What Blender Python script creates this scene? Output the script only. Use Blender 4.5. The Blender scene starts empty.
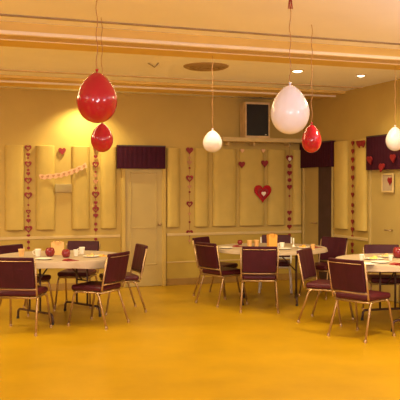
import bpy, bmesh, math, random
from mathutils import Vector, Matrix
R = math.radians
PI = math.pi
random.seed(7)
sc = bpy.context.scene
col = sc.collection

# ------------------------------------------------------------------ camera
# World frame is the room: the far corner of the hall is the origin, the back wall is y=0
# (room on y<0), the right wall is x=0 (room on x<0).
F = 760.0
YAW = math.atan2(0.340, 0.940)
CAM = Vector((-6.03, -11.54, 1.60))
PITCH = math.atan(15 / F)
cd = bpy.data.cameras.new('camera')
cd.sensor_fit = 'HORIZONTAL'; cd.sensor_width = 36.0; cd.lens = F / 400 * 36.0
cd.clip_start = 0.05; cd.clip_end = 100
cam = bpy.data.objects.new('camera', cd); col.objects.link(cam)
cam.location = CAM
cam.rotation_euler = (PI / 2 - PITCH, 0, -YAW)
sc.camera = cam
CM = cam.rotation_euler.to_matrix()

# ------------------------------------------------------------------ world, exposure
w = bpy.data.worlds.new('world'); sc.world = w; w.use_nodes = True
w.node_tree.nodes['Background'].inputs[0].default_value = (0.9, 0.55, 0.25, 1)
w.node_tree.nodes['Background'].inputs[1].default_value = 0.1
sc.view_settings.view_transform = 'Standard'
sc.view_settings.look = 'None'
sc.view_settings.gamma = 1.0
sc.view_settings.use_curve_mapping = False
sc.view_settings.exposure = 0.13

def light(name, kind, loc, energy, color, size=0.2, aim=None, **kw):
    l = bpy.data.lights.new(name, kind); l.energy = energy; l.color = color
    if kind == 'AREA':
        l.shape = 'RECTANGLE'; l.size = size; l.size_y = kw.get('size_y', size)
    else:
        l.shadow_soft_size = size
    if kind == 'SPOT':
        l.spot_size = R(kw.get('cone', 90)); l.spot_blend = kw.get('blend', 0.6)
    o = bpy.data.objects.new(name, l); col.objects.link(o); o.location = loc
    if aim is not None:
        d = Vector(aim) - Vector(loc)
        o.rotation_euler = d.to_track_quat('-Z', 'Y').to_euler()
    return o

HC = 3.03                       # ceiling height
WARM = (1.0, 0.78, 0.40)
# added fill strip hidden behind the beam; unseen overhead lights left and right
light('hidden_fill_strip', 'AREA', (-5.2, -4.08, 3.0), 125, WARM, 9.0, (-5.2, -3.9, 0), size_y=0.12)
for lx, ly, e in ((-9.6, -8.0, 40), (-7.1, -2.9, 90)):  # added out of view to brighten the room and far floor
    light('unseen_overhead_light', 'AREA', (lx, ly, 2.97), e, WARM, 0.7, (lx, ly, 0), size_y=0.35)
light('unseen_overhead_light', 'AREA', (-1.65, -6.0, 2.95), 88, WARM, 0.25, (-1.6, -5.9, 0), size_y=0.35)
# unseen fill points added behind the camera to lift ceiling and walls
for lx, ly in ((-9.0, -12.6), (-5.2, -13.0), (-1.6, -12.4)):
    light('rear_fill_light', 'POINT', (lx, ly, 2.25), 150, (1.0, .91, 1.0), 0.35)
# unseen upward spots added beside the camera to brighten the near ceiling
for lx, e in ((-9.4, 330), (-1.0, 215)):
    light('ceiling_fill_spot', 'SPOT', (lx, -8.4, 1.75), e, (.98, .91, 1.0), 0.12, (lx, -8.3, 3), cone=150, blend=.6)
# the camera's own flash
fl = CAM + CM @ Vector((0.05, 0.12, -0.05))
light('camera_flash', 'SPOT', fl, 150, (1.0, 0.84, 0.92), 0.03, fl + CM @ Vector((0, 0.12, -1)), cone=80, blend=0.8)

# ------------------------------------------------------------------ geometry helpers
def ray(px, py):
    return CM @ Vector(((px - 200) / F, (200 - py) / F, -1.0))
def hit_y(px, py, y=0.0):
    d = ray(px, py); t = (y - CAM.y) / d.y; return CAM + d * t
def hit_x(px, py, x=0.0):
    d = ray(px, py); t = (x - CAM.x) / d.x; return CAM + d * t
def hit_z(px, py, z=0.0):
    d = ray(px, py); t = (z - CAM.z) / d.z; return CAM + d * t
def at_d(px, py, dist):
    return CAM + ray(px, py) * dist
def cw(x, d, z=0.0):            # metres to the right of / ahead of the camera -> world
    return Vector((CAM.x + x * math.cos(YAW) + d * math.sin(YAW),
                   CAM.y - x * math.sin(YAW) + d * math.cos(YAW), z))
def cdir(x, d):
    v = cw(x, d) - cw(0, 0); v.z = 0; return v.normalized()

def mat(name, colr, rough=0.6, metal=0.0, noise=0.0, nscale=8.0, bump=0.0, bscale=60.0, coat=0.0, emit=None, strength=1.0, spec=0.5, trans=0.0, sheen=0.0, sub=0.0):
    m = bpy.data.materials.new(name); m.use_nodes = True
    nt = m.node_tree; b = nt.nodes['Principled BSDF']
    b.inputs['Base Color'].default_value = (*colr, 1)
    b.inputs['Roughness'].default_value = rough
    b.inputs['Metallic'].default_value = metal
    b.inputs['Coat Weight'].default_value = coat
    b.inputs['Specular IOR Level'].default_value = spec
    b.inputs['Transmission Weight'].default_value = trans
    b.inputs['Subsurface Weight'].default_value = sub
    if sub: b.inputs['Subsurface Radius'].default_value = (0.05, 0.03, 0.02)
    tc = nt.nodes.new('ShaderNodeTexCoord')
    if noise > 0:
        n = nt.nodes.new('ShaderNodeTexNoise'); n.inputs['Scale'].default_value = nscale
        n.inputs['Detail'].default_value = 6
        nt.links.new(tc.outputs['Object'], n.inputs['Vector'])
        r = nt.nodes.new('ShaderNodeValToRGB')
        r.color_ramp.elements[0].position = 0.3; r.color_ramp.elements[1].position = 0.7
        r.color_ramp.elements[0].color = tuple(c * (1 - noise) for c in colr) + (1,)
        r.color_ramp.elements[1].color = tuple(min(1, c * (1 + noise)) for c in colr) + (1,)
        nt.links.new(n.outputs['Fac'], r.inputs['Fac'])
        nt.links.new(r.outputs['Color'], b.inputs['Base Color'])
    if bump > 0:
        n2 = nt.nodes.new('ShaderNodeTexNoise'); n2.inputs['Scale'].default_value = bscale
        nt.links.new(tc.outputs['Object'], n2.inputs['Vector'])
        bp = nt.nodes.new('ShaderNodeBump'); bp.inputs['Strength'].default_value = bump
        bp.inputs['Distance'].default_value = 0.01
        nt.links.new(n2.outputs['Fac'], bp.inputs['Height']); nt.links.new(bp.outputs['Normal'], b.inputs['Normal'])
    if emit:
        b.inputs['Emission Color'].default_value = (*emit, 1); b.inputs['Emission Strength'].default_value = strength
    return m

M = dict(
    wall=mat('wall_paint', (0.53, 0.375, 0.105), 0.75, noise=0.05, nscale=2, bump=0.15),
    wain=mat('wainscot_paint', (0.47, 0.33, 0.06), 0.6, noise=0.07, nscale=3, bump=0.1),
    ceil=mat('ceiling_plaster', (0.92, 0.90, 0.96), 0.9, noise=0.03, nscale=1.5, bump=0.2),
    trim=mat('painted_trim', (0.62, 0.47, 0.22), 0.5, noise=0.04),
    lip=mat('pale_lip_paint', (0.86, 0.76, 0.66), 0.6, noise=0.02),
    taupe=mat('taupe_track', (0.58, 0.42, 0.26), 0.7, noise=0.05),
    faded=mat('faded_paper', (0.52, 0.26, 0.13), 0.7, noise=0.1),
    seam=mat('dark_seam', (0.30, 0.22, 0.16), 0.7, noise=0.1),
    beamm=mat('beam_paint', (0.72, 0.50, 0.16), 0.8, noise=0.05, nscale=3),
    base=mat('baseboard_vinyl', (0.34, 0.20, 0.05), 0.5, noise=0.1),
    panel=mat('wall_panel_fabric', (0.55, 0.40, 0.11), 0.85, noise=0.06, nscale=5, bump=0.3, bscale=120),
    floor=mat('vinyl_floor', (0.46, 0.262, 0.003), 0.33, noise=0.10, nscale=2.2, bump=0.04, bscale=30, spec=0.45),
    vinyl=mat('maroon_vinyl', (0.052, 0.0055, 0.016), 0.5, spec=.25, noise=0.15, nscale=9, bump=0.1, bscale=90),
    seatv=mat('maroon_seat_vinyl', (0.075, 0.008, 0.018), 0.42, spec=.3, noise=0.15, nscale=9, bump=0.1, bscale=90),
    gold=mat('tan_metal_tube', (0.46, 0.31, 0.17), 0.35, metal=0.75, noise=0.1),
    flash_white=mat('flash_white_tube', (0.95, 0.95, 1.0), 0.3, metal=0.0, noise=0.03, coat=0.5),  # white stands in for flash glint on metal chair legs
    tmetal=mat('brown_table_metal', (0.10, 0.055, 0.05), 0.4, metal=0.5, noise=0.1),
    ttop=mat('table_laminate', (0.30, 0.18, 0.09), 0.45, noise=0.15, nscale=5),
    cloth=mat('pale_tablecloth', (0.43, 0.33, 0.24), 0.8, noise=0.06, nscale=7, bump=0.3, bscale=20),
    rub=mat('black_rubber', (0.03, 0.025, 0.02), 0.7, noise=0.1),
    redb=mat('red_balloon_rubber', (0.40, 0.003, 0.022), 0.16, noise=0.05, coat=0.4),
    whiteb=mat('white_balloon_rubber', (0.76, 0.74, 0.86), 0.2, noise=0.02, coat=0.3, sub=0.1),
    string=mat('curled_ribbon', (0.34, 0.16, 0.07), 0.6, noise=0.1),
    redp=mat('red_paper', (0.24, 0.010, 0.016), 0.55, noise=0.1),
    pinkp=mat('pink_paper', (0.78, 0.48, 0.30), 0.7, noise=0.08),
    whitep=mat('white_paper', (0.85, 0.80, 0.72), 0.6, noise=0.03),
    darkred=mat('maroon_valance_cloth', (0.045, 0.006, 0.020), 0.8, spec=.15, noise=0.12, nscale=12, bump=0.3),
    door=mat('pale_door_paint', (0.46, 0.34, 0.12), 0.5, noise=0.05, nscale=3),
    dark=mat('dark_door_wood', (0.055, 0.025, 0.03), 0.5, noise=0.2, nscale=6),
    grille=mat('black_grille_cloth', (0.012, 0.012, 0.016), 0.7, noise=0.3, nscale=90, bump=0.4, bscale=200),
    wood=mat('tan_cabinet_wood', (0.66, 0.48, 0.27), 0.55, noise=0.15, nscale=10),
    ventm=mat('brown_vent_metal', (0.34, 0.22, 0.10), 0.5, metal=0.1, noise=0.1),
    orange=mat('orange_card', (0.85, 0.40, 0.07), 0.6, noise=0.08),
    tan=mat('tan_card', (0.78, 0.46, 0.17), 0.6, noise=0.08),
    china=mat('white_china', (0.88, 0.84, 0.76), 0.25, noise=0.02),
    redg=mat('dark_red_glass', (0.22, 0.012, 0.02), 0.12, noise=0.1, coat=0.5),
    yellow=mat('yellow_snack', (0.80, 0.55, 0.12), 0.6, noise=0.3, nscale=60, bump=0.5),
    grey=mat('taupe_plaque', (0.40, 0.31, 0.14), 0.7, noise=0.08),
    lamp=mat('lamp_lens', (1, 0.9, 0.75), 0.4, emit=(1.0, 0.82, 0.6), strength=6, noise=0.01),
    wax=mat('candle_wax', (0.92, 0.86, 0.74), 0.4, noise=0.03),
)

def obj(name, bm, m, parent=None, smooth=False, bevel=0.0, seg=2):
    bmesh.ops.recalc_face_normals(bm, faces=bm.faces)
    me = bpy.data.meshes.new(name); bm.to_mesh(me); bm.free()
    o = bpy.data.objects.new(name, me); col.objects.link(o)
    me.materials.append(M[m] if isinstance(m, str) else m)
    if smooth:
        for p in me.polygons: p.use_smooth = True
    if bevel:
        bv = o.modifiers.new('bevel', 'BEVEL'); bv.width = bevel; bv.segments = seg; bv.limit_method = 'ANGLE'
    if parent: o.parent = parent
    return o
def tag(o, label=None, cat=None, group=None, kind=None):
    if label: o['label'] = label
    if cat: o['category'] = cat
    if group: o['group'] = group
    if kind: o['kind'] = kind
    return o
def thing(name, label, cat, loc=(0, 0, 0), rz=0, group=None):
    o = bpy.data.objects.new(name, None); col.objects.link(o); o.empty_display_size = 0.1
    o.location = loc; o.rotation_euler = (0, 0, rz)
    return tag(o, label, cat, group)
def struct(name, bm, m, **k):
    o = obj(name, bm, m, **k); o['kind'] = 'structure'; return o
def box(bm, x0, x1, y0, y1, z0, z1):
    vs = [bm.verts.new((x, y, z)) for z in (z0, z1) for y in (y0, y1) for x in (x0, x1)]
    for f in ((0, 1, 3, 2), (4, 6, 7, 5), (0, 4, 5, 1), (1, 5, 7, 3), (3, 7, 6, 2), (2, 6, 4, 0)):
        bm.faces.new([vs[i] for i in f])
    return bm
def nb(): return bmesh.new()
def bx(*a): return box(nb(), *a)
def tube(bm, pts, r, n=10, close=True):
    pts = [Vector(p) for p in pts]; rings = []
    t0 = (pts[1] - pts[0]).normalized()
    up = Vector((0, 0, 1)) if abs(t0.z) < 0.9 else Vector((0, 1, 0))
    nrm = t0.cross(up).normalized()
    for i, p in enumerate(pts):
        if i == 0: t = t0
        elif i == len(pts) - 1: t = (pts[i] - pts[i - 1]).normalized()
        else: t = ((pts[i] - pts[i - 1]).normalized() + (pts[i + 1] - pts[i]).normalized()).normalized()
        nrm = (nrm - t * nrm.dot(t)).normalized(); b = t.cross(nrm)
        rr = r[i] if isinstance(r, (list, tuple)) else r
        rings.append([bm.verts.new(p + (nrm * math.cos(a) + b * math.sin(a)) * rr) for a in [2 * PI * k / n for k in range(n)]])
    for a, b2 in zip(rings, rings[1:]):
        for k in range(n): bm.faces.new((a[k], a[(k + 1) % n], b2[(k + 1) % n], b2[k]))
    if close: bm.faces.new(rings[0][::-1]); bm.faces.new(rings[-1])
    return bm
def bend(pts, r=0.05, n=5):      # round the corners of a polyline
    pts = [Vector(p) for p in pts]; out = [pts[0]]
    for a, b, c in zip(pts, pts[1:], pts[2:]):
        ra = min(r, (a - b).length * 0.45, (c - b).length * 0.45)
        p0 = b + (a - b).normalized() * ra; p2 = b + (c - b).normalized() * ra
        for k in range(n + 1):
            t = k / n; out.append(p0 * (1 - t) ** 2 + b * 2 * t * (1 - t) + p2 * t * t)
    out.append(pts[-1]); return out
def lathe(bm, prof, n=32, c=(0, 0, 0)):
    c = Vector(c); rings = []
    for r, z in prof:
        if r < 1e-5: rings.append([bm.verts.new(c + Vector((0, 0, z)))])
        else: rings.append([bm.verts.new(c + Vector((r * math.cos(2 * PI * k / n), r * math.sin(2 * PI * k / n), z))) for k in range(n)])
    for a, b in zip(rings, rings[1:]):
        if len(a) == 1 and len(b) == 1: continue
        for k in range(n):
            k2 = (k + 1) % n
            if len(a) == 1: bm.faces.new((a[0], b[k2], b[k]))
            elif len(b) == 1: bm.faces.new((a[k], a[k2], b[0]))
            else: bm.faces.new((a[k], a[k2], b[k2], b[k]))
    return bm
def prism(bm, outline, depth, tf=None):   # outline in x,z ; extruded along y from 0 to -depth
    f = tf or (lambda v: v)
    a = [bm.verts.new(f(Vector((x, 0, z)))) for x, z in outline]
    b = [bm.verts.new(f(Vector((x, -depth, z)))) for x, z in outline]
    n = len(a); bm.faces.new(a); bm.faces.new(b[::-1])
    for k in range(n): bm.faces.new((a[k], b[k], b[(k + 1) % n], a[(k + 1) % n]))
    return bm
def copy_tree(o, parent=None):
    c = o.copy(); col.objects.link(c)
    if parent: c.parent = parent
    for ch in list(o.children): copy_tree(ch, c)
    return c

# ------------------------------------------------------------------ room shell
X0, Y0 = -11.0, -15.0
struct('floor', bx(X0 - .15, .15, Y0 - .15, .15, -0.1, 0), 'floor')
struct('ceiling', bx(X0 - .15, .15, Y0 - .15, .15, HC, HC + .1), 'ceil')
struct('wall_back', bx(X0, 0, 0, .15, 0, HC), 'wall')
struct('wall_right', bx(0, .15, Y0, .15, 0, HC), 'wall')
struct('wall_left', bx(X0 - .15, X0, Y0, .15, 0, HC), 'wall')
struct('wall_front', bx(X0, 0, Y0 - .15, Y0, 0, HC), 'wall')

# ceiling beams, track and seam run parallel to the back wall
struct('trim_1', bx(X0, 0, -4.69, -4.41, HC - .079, HC), 'beamm')      # dropped beam, fascia
struct('trim_2', bx(X0, 0, -4.705, -4.65, HC - .112, HC - .078), 'lip', bevel=.008)
struct('trim_3', bx(X0, 0, -4.64, -4.43, HC - .106, HC - .065), 'taupe')
struct('trim_4', bx(X0, 0, -4.43, -4.40, HC - .112, HC - .064), 'lip', bevel=.004)
struct('trim_5', bx(X0, 0, -4.41, -3.56, HC - .018, HC), 'beamm')
struct('trim_6', bx(X0, 0, -4.98, -4.95, HC - .012, HC), 'seam')
struct('trim_7', bx(X0, 0, -1.86, -1.80, HC - .012, HC), 'taupe')
struct('trim_14', bx(X0, 0, -1.38, -.50, HC - .035, HC), 'beamm')
b = nb(); box(b, X0, 0, -1.10, -1.06, HC - .06, HC - .034)
struct('trim_15', b, 'lip', bevel=.006)

# wainscot, rails, baseboards
def doors_cut(x0, x1, cuts):
    segs = []; cur = x0
    for a, b in cuts: segs.append((cur, a)); cur = b
    segs.append((cur, x1)); return segs
dA0 = hit_y(121, 200).x; dA1 = hit_y(165, 200).x                 # door on the back wall
dB0, dB1 = -1.07, -0.06                                          # doorway on the right wall (y)
dC0, dC1 = -3.35, -2.10                                          # second doorway on the right wall
bk = doors_cut(X0, -.03, [(dA0 - .02, dA1 + .02)])
rt = doors_cut(Y0, -.02, [(dC0 - .02, dC1 + .02), (dB0 - .02, dB1 + .0)])
def strips(name, segs, back, d0, z0, z1, m):
    b = nb()
    for a, c in segs:
        if c - a < .03: continue
        if back: box(b, a, c, -d0, 0, z0, z1)
        else: box(b, -d0, 0, a, c, z0, z1)
    struct(name, b, m, bevel=.004)
strips('trim_8', bk, True, .015, .10, .80, 'wain'); strips('trim_9', rt, False, .015, .10, .80, 'wain')
strips('trim_10', bk, True, .035, .79, .83, 'trim'); strips('trim_11', rt, False, .035, .79, .83, 'trim')
strips('trim_12', bk, True, .026, .36, .38, 'trim'); strips('trim_13', rt, False, .026, .36, .38, 'trim')
strips('baseboard_back', bk, True, .024, 0, .11, 'base'); strips('baseboard_right', rt, False, .024, 0, .11, 'base')

# raised wall panels, convex in plan
def convex(name, x0, x1, z0, z1, th, right=False):
    n = 20; xm = (x0 + x1) / 2; a = (x1 - x0) / 2; pts = []
    for i in range(n + 1):
        t = PI * i / n; c = math.cos(t); q = math.sin(t)
        pts.append((xm + a * math.copysign(abs(c) ** .8, c), -th * q ** .75 if q > 1e-6 else 0))
    if right: pts = [(y, x) for x, y in pts]
    b = nb(); lo = [b.verts.new((x, y, z0)) for x, y in pts]; hi = [b.verts.new((x, y, z1)) for x, y in pts]
    b.faces.new(lo); b.faces.new(hi)
    for k in range(n + 1): k2 = (k + 1) % (n + 1); b.faces.new((lo[k], lo[k2], hi[k2], hi[k]))
    return struct(name, b, 'panel', bevel=.008)
for k, (p0, p1) in enumerate(((5, 24), (36, 55), (72, 90), (101, 117), (167, 180), (195, 209), (213, 237), (240, 265), (268, 286), (293, 302))):
    a = hit_y(p0, 190, -.04); c = hit_y(p1, 190, -.04)
    convex('trim_%d' % (20 + k), a.x, c.x, .93, 2.19, .075)
convex('trim_40', -1.48, -1.11, .93, 2.27, .08, True)
convex('trim_41', -2.03, -1.72, .93, 2.27, .08, True)

# door on the back wall
def door_back():
    b = nb(); box(b, dA0, dA0 + .06, -.05, 0, 0, 2.12); box(b, dA1 - .06, dA1, -.05, 0, 0, 2.12); box(b, dA0, dA1, -.05, 0, 2.06, 2.12)
    fr = struct('door_1', b, 'wall', bevel=.005)
    lf = obj('door_leaf', bx(dA0 + .06, dA1 - .06, -.025, 0, 0.01, 2.06), 'door', fr)
    b = nb()
    for z0, z1 in ((.34, .36), (.92, .94), (1.78, 1.80)): box(b, dA0 + .14, dA1 - .14, -.034, -.02, z0, z1)
    for x in (dA0 + .14, dA1 - .16): box(b, x, x + .02, -.034, -.02, .34, 1.80)
    obj('door_moulding', b, 'door', fr, bevel=.003)
    b = nb(); tube(b, [(dA1 - .11, -.02, .98), (dA1 - .11, -.075, .98)], .012); lathe(b, [(0, -.028), (.02, -.02), (.028, 0), (.02, .02), (0, .028)], 16, (dA1 - .11, -.085, .98))
    obj('door_handle', b, 'gold', fr, smooth=True)
door_back()
# doorway on the right wall next to the corner: one pale leaf and one dark leaf
def door_right(i, y0, y1, split, dark_first):
    jb = .02 if dark_first else .05
    b = nb(); box(b, -.05, 0, y0, y0 + jb, 0, 2.14); box(b, -.05, 0, y1 - .05, y1, 0, 2.14); box(b, -.05, 0, y0, y1, 2.09, 2.14)
    fr = struct('door_%d' % i, b, 'door', bevel=.005)
    ym = y0 + (y1 - y0) * split
    a = obj('door_leaf', bx(-.03, 0, y0 + jb, ym - .003, .01, 2.09), 'dark' if dark_first else 'door', fr)
    if dark_first: a['label'] = 'dark brown door leaf'
    c = obj('door_leaf', bx(-.025, 0, ym + .003, y1 - .05, .01, 2.09), 'door', fr)
    b = nb(); tube(b, [(-.03, ym + .05, .98), (-.08, ym + .05, .98)], .012); tube(b, [(-.08, ym + .05, .98), (-.08, ym + .16, .98)], .009)
    obj('door_handle', b, 'gold', fr, smooth=True)
door_right(2, dB0, dB1, .47, True)
door_right(3, dC0, dC1, .5, False)

# ------------------------------------------------------------------ recessed lamps
def downlight(px, py, r, label, power, cone, aim_off=(0, 0)):
    p = hit_z(px, py, HC)
    downlight_at(p.x, p.y, HC, r, label, power, cone, aim_off)
def downlight_at(x, y, z, r, label, power, cone, aim_off=(0, 0), color=(1, .80, .36), blend=.7):
    t = thing('recessed_light', label, 'light', (x, y, z))
    obj('trim_ring', lathe(nb(), [(r, 0), (r * 1.25, 0), (r * 1.25, -.008), (r, -.012), (r, 0)], 28), 'trim', t, smooth=True)
    obj('lens', lathe(nb(), [(0, -.026), (r * .5, -.022), (r * .85, -.014), (r, -.004), (r, -.001), (0, -.001)], 28), 'lamp', t)
    light('recessed_light_lamp', 'SPOT', (x, y, z - .06), power, color, .03, (x + aim_off[0], y + aim_off[1], 0), cone=cone, blend=blend)
downlight(297.5, 70.5, .065, 'bright white recessed ceiling light above and beside the large white balloon', 40, 140)
downlight(361, 75, .05, 'tiny white recessed pin light in the ceiling near the right wall', 32, 135)
# wall washers mounted on the far beam, hidden by it from the floor of the hall
pw = hit_y(87, 150, -.35)
downlight_at(pw.x, -.36, HC, .05, 'small recessed light washing the back wall above the paper banner', 125, 125, (0, .10), blend=.8)

# ------------------------------------------------------------------ ceiling vent, hook, ribbon
p = hit_z(206, 66, HC)
t = thing('ceiling_vent', 'round brown air diffuser set in the ceiling', 'vent', p)
obj('outer_ring', lathe(nb(), [(.21, 0), (.275, 0), (.27, -.012), (.23, -.03), (.21, -.025), (.21, 0)], 48), 'ventm', t, smooth=True)
for r in (.17, .11, .05):
    obj('louvre_ring', lathe(nb(), [(r, -.012), (r + .04, -.018), (r + .035, -.03), (r, -.03), (r, -.012)], 40), 'ventm', t, smooth=True)
obj('backing', lathe(nb(), [(0, -.001), (.22, -.001), (.22, -.006), (0, -.006)], 40), 'seam', t)
p = hit_z(154, 64.5, HC - .0)
b = nb(); tube(b, [Vector((-.06, -.14, -.006)), Vector((0, .14, -.012)), Vector((.06, -.14, -.006))], .007, 8)
h = obj('ceiling_hook', b, 'seam', smooth=True); h.location = p; h.rotation_euler = (0, 0, -YAW)
tag(h, 'small dark v-shaped wire hook on the ceiling left of the round vent', 'hook')

# ------------------------------------------------------------------ balloons
def balloon(px, py, wpx, hpx, dist, m, label, top=None, knot_up=True):
    c = at_d(px, py, dist); r = wpx * dist / F / 2; hh = hpx * dist / F
    t = thing('balloon', label, 'balloon', c, -YAW)
    # pear profile, knot on top (hung upside down)
    prof = []
    N = 26
    for i in range(N + 1):
        a = PI * i / N
        z = -math.cos(a)                                # -1 bottom .. 1 top
        rr = math.sin(a) * (1 - .15 * max(0, z) ** 1.4 - .07 * z)
        zz = z * (1 + (.10 * z if z > 0 else 0))
        prof.append((max(0, rr) * r * 1.02, zz * hh / 2 / 1.05))
    zt = prof[-1][1]
    obj('balloon_skin', lathe(nb(), prof, 40), m, t, smooth=True)
    obj('knot', lathe(nb(), [(.004, zt - .01), (.005, zt), (.010, zt + .012), (.013, zt + .02), (0, zt + .018)], 14), m, t, smooth=True)
    # curled ribbon up to the ceiling
    ztop = HC - c.z - (0.0 if top is None else top)
    pts = []; n = 70; ph = random.random() * 6
    for i in range(n + 1):
        z = zt + .015 + (ztop - zt - .015) * i / n
        fade = 0 if i == 0 else 1
        pts.append((fade * .005 * math.sin(z * 34 + ph), fade * .005 * math.cos(z * 34 + ph), z))
    obj('ribbon', tube(nb(), pts, .0028, 6), 'string', t, smooth=True)
    return t
balloon(97, 99, 40, 51, 5.3, 'redb', 'large red balloon hanging at the left, knot upward')
balloon(102, 138.5, 22, 29, 6.5, 'redb', 'small red balloon just below the large red balloon')
balloon(290, 111, 38, 49, 5.3, 'whiteb', 'large white balloon hanging in front of the ceiling speaker corner')
balloon(311.5, 139.5, 19.5, 28, 6.8, 'redb', 'small red balloon below and right of the large white balloon')
balloon(212.5, 142, 19, 22, 8.3, 'whiteb', 'small white balloon hanging under the round ceiling vent')
balloon(395, 139.5, 18, 24, 9.1, 'whiteb', 'small white balloon at the right edge before the maroon valance')
p = at_d(290.5, 3, 5.22)
b = nb()
for k in range(4):
    tube(b, [(.004 * (k - 1.5), 0, .035), (.008 * (k - 1.5), .004 * (k % 2), 0), (.011 * (k - 1.5), 0, -.04)], .0035, 6)
tube(b, [(-.01, 0, .03), (.01, 0, .03)], .008, 8)
o = obj('ribbon_bow', b, 'redp', smooth=True); o.location = p
tag(o, 'short red ribbon bow tied high on the ribbon above the large white balloon', 'ribbon')

# ------------------------------------------------------------------ valances
def pleated(bm, L, h, amp=.012, n=24, th=.10):
    # front pleated sheet with top board and returns, local: x 0..L, y 0(wall)..-th, z 0..h
    N = n * 4
    f = [(L * i / N, -th + .015 + amp * math.sin(2 * PI * n * i / N)) for i in range(N + 1)]
    pts = [(0, 0)] + f + [(L, 0)]
    for a, c in zip(pts, pts[1:]):
        vs = [bm.verts.new((a[0], a[1], 0)), bm.verts.new((c[0], c[1], 0)), bm.verts.new((c[0], c[1], h)), bm.verts.new((a[0], a[1], h))]
        bm.faces.new(vs)
    bmesh.ops.remove_doubles(bm, verts=bm.verts, dist=1e-5)
    return bm
def valance(loc, rz, L, h, label):
    t = thing('window_valance', label, 'valance', loc, rz)
    o = obj('valance_cloth', pleated(nb(), L, h, .0015, int(L * 14)), 'darkred', t)
    so = o.modifiers.new('s', 'SOLIDIFY'); so.thickness = .006
    obj('top_board', bx(.006, L - .006, -.09, 0, h - .02, h), 'dark', t)
    return t
a = hit_y(119, 145, -.16); c = hit_y(167, 168, -.16)
vt = hit_y(143, 145, -.16).z; vb = hit_y(143, 168.5, -.16).z
valance((a.x, 0, vb), 0, c.x - a.x, vt - vb, 'maroon boxed valance above the door on the left wall')
vt = hit_x(319, 141.5, -.12).z; vb = hit_x(319, 167, -.12).z
valance((0, -.04, vb), -PI / 2, 1.05, vt - vb, 'dark maroon valance above the doorway in the corner')
vb = hit_x(385, 169.5, -.12).z; vt = hit_x(385, 134, -.12).z
valance((0, -2.10, vb), -PI / 2, 1.31, vt - vb, 'dark maroon valance at the right edge behind the paper hearts')

# ------------------------------------------------------------------ shelf and speaker
s0 = hit_y(222, 140, -.3).x
zs = hit_y(262, 138, -.3).z
t = thing('wall_shelf', 'long pale yellow wall shelf carrying the loudspeaker in the corner', 'shelf', (s0, 0, zs))
obj('shelf_board', bx(0, -s0 - .02, -.34, 0, -.065, 0), 'trim', t, bevel=.006)
for x in (.15, (-s0) / 2 - .2, -s0 - .35):
    obj('bracket', prism(nb(), [(0, -.05), (.025, -.05), (.025, -.12), (0, -.12)], .18), 'trim', t).location = (x, 0, 0)
q = hit_y(258, 137, -.3)
t = thing('loudspeaker', 'boxy loudspeaker with black grille standing on the wall shelf', 'speaker', (q.x, -.18, zs), -.04)
wS = 27 / F * (12.0); hS = 36.5 / F * 12.0
b = nb(); w2 = wS / 2
box(b, -w2, w2, -.12, .13, 0, .035); box(b, -w2, w2, -.12, .13, hS - .035, hS); box(b, -w2, -w2 + .022, -.12, .13, .035, hS - .035); box(b, w2 - .022, w2, -.12, .13, .035, hS - .035); box(b, -w2 + .03, w2 - .03, .10, .13, .03, hS - .03)
obj('cabinet', b, 'wood', t, bevel=.004)
obj('grille', bx(-w2 + .022, w2 - .022, -.105, -.08, .035, hS - .035), 'grille', t)
obj('badge', bx(w2 - .08, w2 - .055, -.112, -.105, .05, .06), 'flash_white', t)

# ------------------------------------------------------------------ paper hearts and garlands
def heart_pts(s, n=28):
    out = []
    for i in range(n):
        a = 2 * PI * i / n
        x = 16 * math.sin(a) ** 3; z = 13 * math.cos(a) - 5 * math.cos(2 * a) - 2 * math.cos(3 * a) - math.cos(4 * a)
        out.append((x / 32 * s, (z + 2.5) / 30 * s))
    return out
def heart(bm, c, s, depth=.01): return prism(bm, [(c[0] + x, c[1] + z) for x, z in heart_pts(s)], depth)
def heart_ring(bm, c, s, depth=.01, k=.55):
    o = heart_pts(s); i = heart_pts(s * k); n = len(o)
    V = [[bm.verts.new((c[0] + x, y, c[1] + z)) for x, z in L] for y in (0, -depth) for L in (o, i)]
    for j in range(n):
        j2 = (j + 1) % n
        bm.faces.new((V[0][j], V[0][j2], V[1][j2], V[1][j])); bm.faces.new((V[2][j], V[3][j], V[3][j2], V[2][j2]))
        bm.faces.new((V[0][j], V[2][j], V[2][j2], V[0][j2])); bm.faces.new((V[1][j], V[1][j2], V[3][j2], V[3][j]))
    return bm
def disc(bm, c, r, depth=.01, n=20): return prism(bm, [(c[0] + r * math.cos(2 * PI * i / n), c[1] + r * math.sin(2 * PI * i / n)) for i in range(n)], depth)

def garland(px, items, label, wall='b', off=.02, ztop=None, zbot=None):
    """items: (pixel y, kind, pixel size)"""
    H = (lambda x, y: hit_y(x, y, -off)) if wall == 'b' else (lambda x, y: hit_x(x, y, -off))
    p0 = H(px, items[0][0] - 4); pN = H(px, items[-1][0] + 3)
    dist = (H(px, 190) - CAM).length
    t = thing('heart_garland', label, 'garland', (p0.x, p0.y, pN.z), 0 if wall == 'b' else -PI / 2)
    obj('garland_string', tube(nb(), [(0, 0, 0), (0, 0, p0.z - pN.z)], .002, 6), 'redp', t)
    for y, kind, s in items:
        z = H(px, y).z - pN.z; sz = s * dist / F
        if wall == 'r': sz *= 1.0
        if kind == 'ring': o = obj('open_heart', heart_ring(nb(), (0, z), sz * .95, .01, .5), 'redp', t)
        elif kind == 'heart': o = obj('paper_heart', heart(nb(), (0, z), sz), 'redp', t)
        elif kind == 'pink': o = obj('pink_heart', heart(nb(), (0, z), sz), 'faded', t)
        elif kind == 'white':
            o = obj('paper_heart', heart(nb(), (0, z), sz * 1.3), 'redp', t)
            g = obj('white_spot', disc(nb(), (0, z), sz * .3, .014), 'whitep', o)
        else: o = obj('paper_dot', disc(nb(), (0, z), sz / 2), 'redp', t)
    return t
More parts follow.
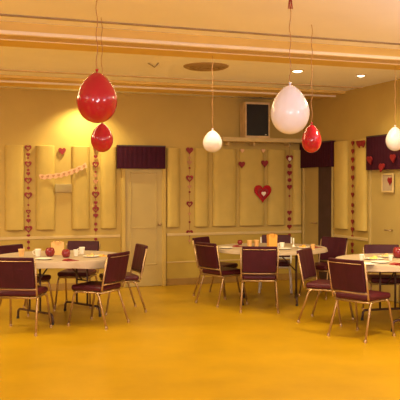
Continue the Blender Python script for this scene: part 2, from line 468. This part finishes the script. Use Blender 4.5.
garland(28, [(148.5, 'ring', 7), (155, 'heart', 4), (158, 'dot', 2), (164.5, 'ring', 7), (170, 'dot', 2.5), (174, 'heart', 4), (181, 'ring', 7.5), (188, 'dot', 3), (196, 'ring', 8), (205, 'dot', 2), (212, 'ring', 5), (216, 'dot', 2.5), (221, 'heart', 4.5), (229.5, 'ring', 8), (236, 'heart', 3.5), (242, 'dot', 3), (248, 'dot', 3)],
        'garland of open red hearts hanging furthest left on the wall')
garland(95.5, [(149, 'ring', 5), (157, 'heart', 4), (165, 'ring', 7), (172, 'dot', 2), (176, 'pink', 4), (182, 'pink', 5), (188, 'dot', 2.5), (195, 'ring', 8), (203, 'heart', 4), (206, 'dot', 2.5), (210, 'ring', 7), (216, 'heart', 5), (224, 'dot', 3), (230, 'heart', 4), (239, 'dot', 3), (246, 'dot', 2.5)],
        'garland of red hearts hanging under the two red balloons')
garland(189.5, [(151, 'heart', 7.5), (158, 'pink', 3), (163, 'pink', 5), (168, 'dot', 2), (179, 'ring', 8), (187, 'pink', 4), (192, 'dot', 2), (204.5, 'ring', 7), (214, 'pink', 3), (222, 'dot', 2), (233.5, 'ring', 7.5), (241, 'pink', 3)],
        'sparse garland of round hearts right of the door on the left')
garland(289.5, [(144, 'dot', 3), (159, 'white', 6), (166, 'dot', 4.5), (173.5, 'heart', 5.5), (180, 'dot', 4), (187.5, 'heart', 5.5), (196, 'dot', 2), (213, 'heart', 5), (219, 'dot', 4), (227, 'heart', 5), (235, 'dot', 3)],
        'garland of small red hearts below the large white balloon')
garland(353, [(143.5, 'heart', 5), (151.5, 'heart', 5), (160, 'heart', 5.5), (168.5, 'heart', 5.5), (178, 'heart', 5.5), (186, 'dot', 3), (195, 'heart', 5), (205, 'dot', 4), (212, 'heart', 4), (222, 'heart', 5), (230, 'heart', 5.5), (237, 'dot', 4), (245, 'heart', 5), (251, 'dot', 4)],
        'garland of solid red hearts on the right wall between two pale panels', wall='r')

def wall_heart(px, py, s, m, label, wall='b', rot=0, depth=.02, off=.085, name='paper_heart'):
    H = hit_y(px, py, -off) if wall == 'b' else hit_x(px, py, -off)
    dist = (H - CAM).length
    o = obj(name, heart(nb(), (0, 0), s * dist / F, depth), m)
    o.location = H; o.rotation_euler = (0, rot, 0) if wall == 'b' else (0, 0, -PI / 2)
    if wall == 'r' and rot: o.rotation_euler = (rot, 0, -PI / 2)
    return tag(o, label, 'heart')
wall_heart(62, 151.5, 7.5, 'redp', 'small dark red heart alone above the paper banner', off=.015)
wall_heart(241.5, 165, 7, 'redp', 'dark red heart at the left of the pair under the wall shelf')
wall_heart(264.5, 164, 7.5, 'redp', 'dark red heart at the right of the pair under the wall shelf')
wall_heart(242, 151, 4, 'pinkp', 'tiny faded heart under the shelf, above the left dark red heart')
wall_heart(263, 151, 4, 'pinkp', 'tiny faded heart under the shelf, above the right dark red heart')
# large heart sign
H = hit_y(262.5, 194, -.10); s = 19 * 12.4 / F
t = thing('heart_sign', 'large red foil heart with pale centre, hanging on the wall below the loudspeaker', 'heart', H)
o = obj('heart_body', heart(nb(), (0, 0), s, .02), 'redb', t, bevel=.006)
o = obj('inner_heart', heart_ring(nb(), (0, -.005), s * .62, .012, .75), 'redp', t); o.location = (0, -.018, 0)
o = obj('heart_centre', heart(nb(), (.01, .0), s * .26, .012), 'whitep', t); o.location = (0, -.018, 0)
# hearts by the right-hand valance
wall_heart(370.5, 160.5, 9, 'redp', 'red paper heart at the left lower corner of the right valance', 'r', .3, off=.108)
wall_heart(382, 168, 9, 'redp', 'red paper heart lowest of those across the right valance', 'r', -.2, off=.108)
wall_heart(393.5, 158.5, 8.5, 'redp', 'red paper heart below the small white balloon at the right edge', 'r', .1, off=.108)
# bow shape on top of the right garland
H = hit_x(361.5, 144, -.10)
b = nb(); heart(b, (-.055, 0), .11, .02); heart(b, (.055, 0), .11, .02); disc(b, (0, -.0), .03, .03)
o = obj('paper_bow', b, 'redp'); o.location = H; o.rotation_euler = (R(8), 0, -PI / 2)
tag(o, 'dark red paper bow at the top of the right wall garland', 'bow')
# framed picture under the right valance
H = hit_x(390, 183, -.02)
t = thing('framed_picture', 'small pale framed picture with a dark red heart under the right valance', 'picture', H + Vector((-.03, 0, 0)), -PI / 2)
b = nb(); box(b, -.14, .14, -.02, 0, -.13, -.11); box(b, -.14, .14, -.02, 0, .11, .13); box(b, -.14, -.12, -.02, 0, -.11, .11); box(b, .12, .14, -.02, 0, -.11, .11)
obj('frame', b, 'trim', t, bevel=.003)
obj('picture_sheet', bx(-.12, .12, -.008, 0, -.11, .11), 'cloth', t)
o = obj('dark_heart', heart(nb(), (.06, .02), .12, .006), 'redp', t); o.location.y = -.008

# paper banner slanting up across the left wall panels
A = hit_y(39.5, 177, -.095); B = hit_y(86.5, 165, -.095)
L = (B - A).length; ang = math.atan2(B.z - A.z, B.x - A.x)
t = thing('paper_banner', 'pale pink paper banner slanting up across the left wall panels', 'banner', A)
n = 30; pts_t = []; pts_b = []
for i in range(n + 1):
    u = i / n; x = u * L; sag = -.05 * math.sin(PI * u)
    pts_t.append((x, sag + .035 + .006 * math.sin(u * 40))); pts_b.append((x, sag - .035 + .01 * math.sin(u * 55)))
o = obj('banner_strip', prism(nb(), pts_t + pts_b[::-1], .004), 'pinkp', t); o.rotation_euler = (0, -ang, 0)
for i in range(9):
    u = (i + .5) / 9
    o = obj('cutout', heart(nb(), (u * L, -.05 * math.sin(PI * u)), .045, .006), 'faded', t); o.rotation_euler = (0, -ang, 0); o.location.y = -.003
a = hit_y(55, 184, -.02); c = hit_y(72, 192.5, -.02)
o = obj('wall_plaque', bx(a.x, c.x, -.03, 0, c.z, a.z), 'grey', bevel=.006)
tag(o, 'plain taupe plaque on the wall below the paper banner', 'plaque')

# ------------------------------------------------------------------ chairs
def make_chair(name='dining_chair', metal='gold', lr=.0125):
    """local: faces +y, rear feet line near y=-.23, origin at floor under the seat centre"""
    t = thing(name, 'x', 'chair')
    b = nb(); box(b, -.215, .215, -.20, .22, .40, .465)
    o = obj('seat', b, 'seatv', t, bevel=.028, seg=4)
    # padded back, slightly raked
    def rk(z): return -.215 - (z - .45) * .20
    b = nb(); n = 8; rows = []
    for i in range(n + 1):
        z = .50 + .335 * i / n; wv = .213 + .006 * (i / n); y = rk(z)
        bow = lambda x: .018 * (1 - (x / .22) ** 2)
        xs = [-wv, -wv * .5, 0, wv * .5, wv]
        rows.append(([b.verts.new((x, y - bow(x) + .018, z)) for x in xs], [b.verts.new((x, y - bow(x) - .022, z)) for x in xs]))
    for r0, r1 in zip(rows, rows[1:]):
        for k in range(4):
            b.faces.new((r0[0][k], r0[0][k + 1], r1[0][k + 1], r1[0][k])); b.faces.new((r0[1][k], r1[1][k], r1[1][k + 1], r0[1][k + 1]))
        for k in (0, 4): b.faces.new((r0[0][k], r1[0][k], r1[1][k], r0[1][k]))
    for r in (rows[0], rows[-1]):
        for k in range(4): b.faces.new((r[0][k], r[0][k + 1], r[1][k + 1], r[1][k]))
    o = obj('backrest', b, 'vinyl', t, bevel=.012, seg=3)
    yb = rk(.795) - .046
    obj('piping', tube(nb(), [(-.205, yb + .016, .795), (-.1, yb + .004, .795), (0, yb, .795), (.1, yb + .004, .795), (.205, yb + .016, .795)], .004, 6), metal, o)
    # frame: uprights + rail under the back, seat rim
    b = nb()
    for s in (-1, 1):
        tube(b, bend([(s * .225, -.205, .41), (s * .228, rk(.5), .50), (s * .232, rk(.80), .80)], .04), .011, 8)
    tube(b, bend([(-.228, rk(.49) - .005, .487), (0, rk(.49) - .022, .487), (.228, rk(.49) - .005, .487)], .1), .010, 8)
    obj('back_frame', b, metal, t, smooth=True)
    b = nb(); tube(b, bend([(-.205, -.2, .39), (-.205, .205, .39), (.205, .205, .39), (.205, -.2, .39), (-.205, -.2, .39)], .05), lr * .8, 8)
    obj('seat_frame', b, metal, t, smooth=True)
    for s in (-1, 1):
        for (y0, y1) in ((.17, .235), (-.16, -.275)):
            l = obj('leg', tube(nb(), bend([(s * .205, y0 * .75, .395), (s * .212, y0, .36), (s * .235, y1, .012)], .05), lr, 8), metal, t, smooth=True)
            obj('foot_cap', lathe(nb(), [(0, 0), (.017, 0), (.016, .02), (.013, .03), (0, .03)], 12, (s * .235, y1, 0)), 'gold', l)
    return t
TA = cw(-1.70, 9.15); TB = cw(.958, 10.4); TC = cw(2.33, 8.70)
proto = make_chair()
chairs = [  # rear-centre (x, depth) in camera metres, facing (x, depth), label
    ((-1.97, 8.06), (.12, 1), 'maroon chair at the left edge with its back to the viewer', 'a'),
    ((-2.40, 9.68), (.85, -.50), 'maroon chair at the far left, facing the viewer across the table by the left garland', 'a'),
    ((-1.60, 10.36), (-.12, -1), 'maroon chair behind the left table, facing the viewer under the second garland', 'a'),
    ((-.95, 8.62), (-.90, .43), 'maroon chair right of the left table, nearer of the two side by side, back turned', 'a'),
    ((-.78, 9.74), (-.93, -.36), 'maroon chair right of the left table, farther and seen almost edge-on', 'a'),
    ((.10, 10.12), (.80, .60), 'maroon chair at the left of the middle table, nearer one with back turned', 'b'),
    ((.04, 11.12), (.85, -.50), 'maroon chair at the far left of the middle table, partly hidden behind another chair', 'b'),
    ((.745, 9.50), (.06, 1), 'maroon chair in front of the middle table, its back square to the viewer', 'b'),
    ((1.95, 11.10), (-.72, -.70), 'maroon chair at the far right of the middle table beside the dark doorway', 'b'),
    ((1.27, 9.02), (.88, -.47), 'maroon chair left of the right table, seen from the side facing right', 'c'),
    ((1.53, 7.86), (.74, .67), 'maroon chair nearest the viewer, in front of the right table', 'c'),
    ((2.33, 9.72), (-.05, -1), 'maroon chair behind the right table facing the viewer', 'c'),
]
GR = {'a': 'chairs around the left table', 'b': 'chairs around the middle table', 'c': 'chairs around the right table'}
for i, (p, f, lab, g) in enumerate(chairs):
    o = proto if i == 0 else copy_tree(proto)
    fd = cdir(*f); rz = math.atan2(fd.y, fd.x) - PI / 2
    o.location = cw(*p) + fd * .26
    o.rotation_euler = (0, 0, rz); o['label'] = lab; o['group'] = GR[g]
c2 = make_chair('dining_chair', 'flash_white', .019)  # thicker white frame imitates the flash glinting off its metal
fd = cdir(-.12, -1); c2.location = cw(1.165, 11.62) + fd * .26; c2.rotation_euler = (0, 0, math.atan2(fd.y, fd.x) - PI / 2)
c2['label'] = 'maroon chair with metal legs whitened as flash glint behind the middle table'; c2['group'] = GR['b']

# ------------------------------------------------------------------ tables
RT = .76
def make_table():
    t = thing('round_table', 'x', 'table')
    obj('tabletop', lathe(nb(), [(0, .715), (RT - .01, .715), (RT, .722), (RT, .738), (RT - .008, .745), (0, .745)], 64), 'ttop', t)
    for s in (-1, 1):
        y = s * .36; b = nb()
        for x in (-.10, .10):
            tube(b, [(x, y, .715), (x, y, .12)], .0125, 8)
        tube(b, [(-.10, y, .42), (.10, y, .42)], .010, 8)
        lf = obj('leg_frame', b, 'tmetal', t, smooth=True)
        obj('foot_bar', tube(nb(), bend([(-.33, y, .012), (-.32, y, .12), (.32, y, .12), (.33, y, .012)], .05), .014, 8), 'tmetal', lf, smooth=True)
        for x in (-.33, .33):
            obj('foot_cap', lathe(nb(), [(0, 0), (.018, 0), (.017, .02), (.014, .03), (0, .03)], 12, (x, y, 0)), 'rub', lf)
        obj('brace', tube(nb(), [(0, y, .42), (0, y * .25, .70)], .009, 8), 'tmetal', t, smooth=True)
    obj('apron', lathe(nb(), [(RT - .10, .70), (RT - .085, .70), (RT - .085, .716), (RT - .10, .716), (RT - .10, .70)], 48), 'tmetal', t)
    return t
def make_cloth(seed, drop=1.0):
    rnd = random.Random(seed); bm = nb(); n = 144; ph = [rnd.random() * 6 for _ in range(3)]
    rings = []
    for (r, z, amp) in ((r_, (.748 - (.748 - z_) * drop), a_ * drop) for r_, z_, a_ in ((0, .748, 0), (.35, .748, 0), (RT - .02, .748, 0), (RT + .004, .747, 0), (RT + .010, .738, .1), (RT + .014, .705, .6), (RT + .018, .675, 1), (RT + .020, .665, 1.3))):
        if r == 0: rings.append([bm.verts.new((0, 0, z))]); continue
        ring = []
        for k in range(n):
            a = 2 * PI * k / n
            wv = math.sin(a * 13 + ph[0]) * .6 + math.sin(a * 21 + ph[1]) * .4
            hem = .012 * math.sin(a * 4 + ph[2]) * (amp if z < .7 else 0)
            rr = r + max(0, (wv + .8)) * .009 * amp
            ring.append(bm.verts.new((rr * math.cos(a), rr * math.sin(a), z + hem)))
        rings.append(ring)
    for k in range(n): bm.faces.new((rings[0][0], rings[1][k], rings[1][(k + 1) % n]))
    for a, b in zip(rings[1:], rings[2:]):
        for k in range(n): bm.faces.new((a[k], b[k], b[(k + 1) % n], a[(k + 1) % n]))
    o = obj('tablecloth', bm, 'cloth', smooth=True)
    so = o.modifiers.new('solid', 'SOLIDIFY'); so.thickness = .0015; so.offset = 1
    return o
tp = make_table()
for i, (c, ax, lab, clab) in enumerate((
        (TA, (.76, -.65), 'round folding table on the left with brown tube legs', 'pale tablecloth on the left round table'),
        (TB, (.10, 1), 'round folding table in the middle, farthest from the viewer', 'pale tablecloth on the middle round table'),
        (TC, (.97, .25), 'round folding table cut off by the right edge', 'pale tablecloth on the right round table'))):
    o = tp if i == 0 else copy_tree(tp)
    fd = cdir(*ax); o.location = c; o.rotation_euler = (0, 0, math.atan2(fd.y, fd.x)); o['label'] = lab; o['group'] = 'round folding tables'
    k = make_cloth(i, (1.0, .5, .9)[i]); k.location = c; k.rotation_euler = (0, 0, i * 1.1); tag(k, clab, 'tablecloth', 'pale round tablecloths')

# ------------------------------------------------------------------ things on the tables
ZT = .7497
def on(px, py): return hit_z(px, py, ZT)
def cup(px, py, m, label, s=1.0, name='cup', handle=True):
    p = on(px, py)
    t = thing(name, label, 'cup', p, random.random() * 6)
    obj('cup_body', lathe(nb(), [(0, 0), (.026 * s, 0), (.028 * s, .004), (.038 * s, .085 * s), (.040 * s, .09 * s), (.036 * s, .088 * s), (.026 * s, .008), (0, .007)], 28), m, t, smooth=True)
    if handle:
        obj('handle', tube(nb(), bend([(.034 * s, 0, .07 * s), (.062 * s, 0, .068 * s), (.058 * s, 0, .03 * s), (.031 * s, 0, .025 * s)], .02), .004, 8), m, t, smooth=True)
    return t
def plate(px, py, label, r=.11, m='china', food=None, fl=None):
    p = on(px, py)
    o = obj('plate', lathe(nb(), [(0, 0), (r * .6, 0), (r * .95, .012), (r, .016), (r * .93, .016), (r * .6, .005), (0, .005)], 36), m, smooth=True)
    o.location = p; tag(o, label, 'plate')
    if food:
        b = nb(); bmesh.ops.create_icosphere(b, subdivisions=3, radius=.05)
        for v in b.verts:
            v.co.x *= .9 + .2 * math.sin(v.co.y * 70); v.co.z = max(0, v.co.z * .6 + .012 * math.sin(v.co.x * 90)) 
        f = obj('food_heap', b, food, smooth=True); f.location = p + Vector((0, 0, .006)); tag(f, fl, 'food')
    return o
def votive(px, py, label, s=1.0):
    p = on(px, py); t = thing('candle_holder', label, 'candle holder', p)
    obj('glass_bowl', lathe(nb(), [(0, 0), (.03 * s, 0), (.045 * s, .015 * s), (.056 * s, .05 * s), (.048 * s, .085 * s), (.036 * s, .10 * s), (.033 * s, .098 * s), (.044 * s, .08 * s), (.05 * s, .05 * s), (.035 * s, .012 * s), (0, .012 * s)], 28), 'redg', t, smooth=True)
    obj('candle', lathe(nb(), [(0, .012 * s), (.03 * s, .012 * s), (.03 * s, .06 * s), (0, .062 * s)], 20), 'wax', t, smooth=True)
    return t
def napkin(px, py, m, label, s=.13, rz=0):
    p = on(px, py); b = nb()
    prism(b, [(0, 0), (s, 0), (s, .004), (0, .004)], s)
    prism(b, [(0.004, .004), (s - .004, .004), (s * .5, .02), (.02, .012)], s * .5)
    o = obj('napkin', b, m); o.location = p; o.rotation_euler = (0, 0, rz); return tag(o, label, 'napkin')
def gift(px, py, w_, h_, m, label, bow=True, rz=.3):
    p = on(px, py); t = thing('gift_bag', label, 'bag', p, rz - YAW)
    b = nb(); a = w_ / 2; d = w_ * .3
    vs = [b.verts.new(v) for v in ((-a * .9, -d, 0), (a * .9, -d, 0), (a * .9, d, 0), (-a * .9, d, 0), (-a, -d * .9, h_), (a, -d * .9, h_), (a, d * .9, h_), (-a, d * .9, h_))]
    for f in ((0, 1, 2, 3), (0, 1, 5, 4), (1, 2, 6, 5), (2, 3, 7, 6), (3, 0, 4, 7)): b.faces.new([vs[i] for i in f])
    o = obj('bag_body', b, m, t); so = o.modifiers.new('s', 'SOLIDIFY'); so.thickness = .003
    obj('tissue', lathe(nb(), [(0, h_ * .7), (a * .7, h_ * .8), (a * .8, h_ * 1.05), (a * .35, h_ * .98), (0, h_ * 1.12)], 9), m, t)
    for s in (-1, 1):
        obj('bag_handle', tube(nb(), bend([(-a * .4, s * d * .8, h_ * .98), (-a * .3, s * d * .8, h_ * 1.14), (a * .3, s * d * .8, h_ * 1.14), (a * .4, s * d * .8, h_ * .98)], .02), .002, 6), 'string', t)
    return t
# left table
cup(21.5, 256.5, 'tan', 'tan cup at the left of the left table', 1.0, 'cup', False)
cup(38, 256.5, 'china', 'white cup left of the dark red candle holders', 1.0)
votive(50, 256.5, 'dark red glass candle holder left of the tan bag on the left table', 1.05)
gift(57.5, 254.5, .15, .15, 'tan', 'tan gift bag in the middle of the left table')
votive(66, 257.5, 'dark red glass candle holder right of the tan bag on the left table', .95)
cup(76, 256, 'china', 'white cup right of the candle holders on the left table', .85)
cup(82, 254, 'china', 'white cup at the back of the left table before the maroon chair', .95)
plate(91, 257, 'white plate at the right of the left table', .10, food='tan', fl='tan snack heap on the right plate of the left table')
plate(44, 259.5, 'white plate near the front left of the left table', .10)
napkin(62, 260.5, 'redp', 'red napkin near the front of the left table', .14, .3)
napkin(97, 256.5, 'orange', 'folded orange napkin near the right rim of the left table', .12, 1.0)
# middle table
cup(249.5, 246.6, 'tan', 'tan cup left above the square-backed chair, on the middle table', 1.0, 'cup', False)
cup(256.5, 246.4, 'tan', 'tan cup second from the left on the middle table', 1.0, 'cup', False)
gift(272, 247, .13, .17, 'orange', 'tall orange gift bag on the middle table')
cup(282, 248.5, 'china', 'white cup right of the orange bag', .9)
p = on(293.5, 246.8); t = thing('candlestick', 'slim white candle on the middle table right of the orange bag', 'candle', p)
obj('holder', lathe(nb(), [(0, 0), (.03, 0), (.028, .008), (.012, .014), (.014, .03), (0, .03)], 20), 'china', t, smooth=True)
obj('candle', lathe(nb(), [(0, .02), (.010, .02), (.009, .12), (0, .125)], 14), 'wax', t, smooth=True)
obj('wick', tube(nb(), [(0, 0, .12), (.001, 0, .135)], .0012, 6), 'rub', t)
plate(226, 248.3, 'white plate at the left rim of the middle table', .10)
plate(284.5, 249.3, 'white plate at the front of the middle table', .10)
plate(303, 248, 'white plate with orange snacks right of the slim candle', .10, food='orange', fl='orange snack heap on the plate right of the slim candle')
napkin(232, 246.5, 'redp', 'red napkin at the left of the middle table', .12, .2)
napkin(309, 247.5, 'redp', 'red napkin near the right rim of the middle table', .13, .5)
# right table
cup(361.5, 260.2, 'china', 'white cup at the left rim of the right table', .75)
plate(374, 259.5, 'white plate with yellow snacks behind the nearest chair', .11, food='yellow', fl='yellow snack heap on the plate behind the nearest chair')
plate(380, 262.8, 'white plate at the front of the right table', .11)
votive(398.5, 258, 'dark red glass candle holder at the right edge', 1.25)
napkin(389, 264.6, 'redp', 'red napkin on the right table near the right edge', .15, .2)
plate(386, 257.2, 'white plate at the back of the right table', .10, food='tan', fl='tan snack heap at the back of the right table')

napkin(266, 251.2, 'china', 'white napkin in front of the orange bag on the middle table', .13, .1)
napkin(297.5, 251, 'china', 'white napkin in front of the slim candle', .13, .9)
cup(313, 249.5, 'tan', 'tan cup at the right rim of the middle table', .8, 'cup', False)
napkin(362, 264.2, 'china', 'white napkin beside the nearest chair on the right table', .13, .6)
votive(240, 244.8, 'dark red glass candle holder on the middle table above the square-backed chair', .7)
cup(390.5, 260.5, 'china', 'white cup left of the candle holder at the right edge', .7)
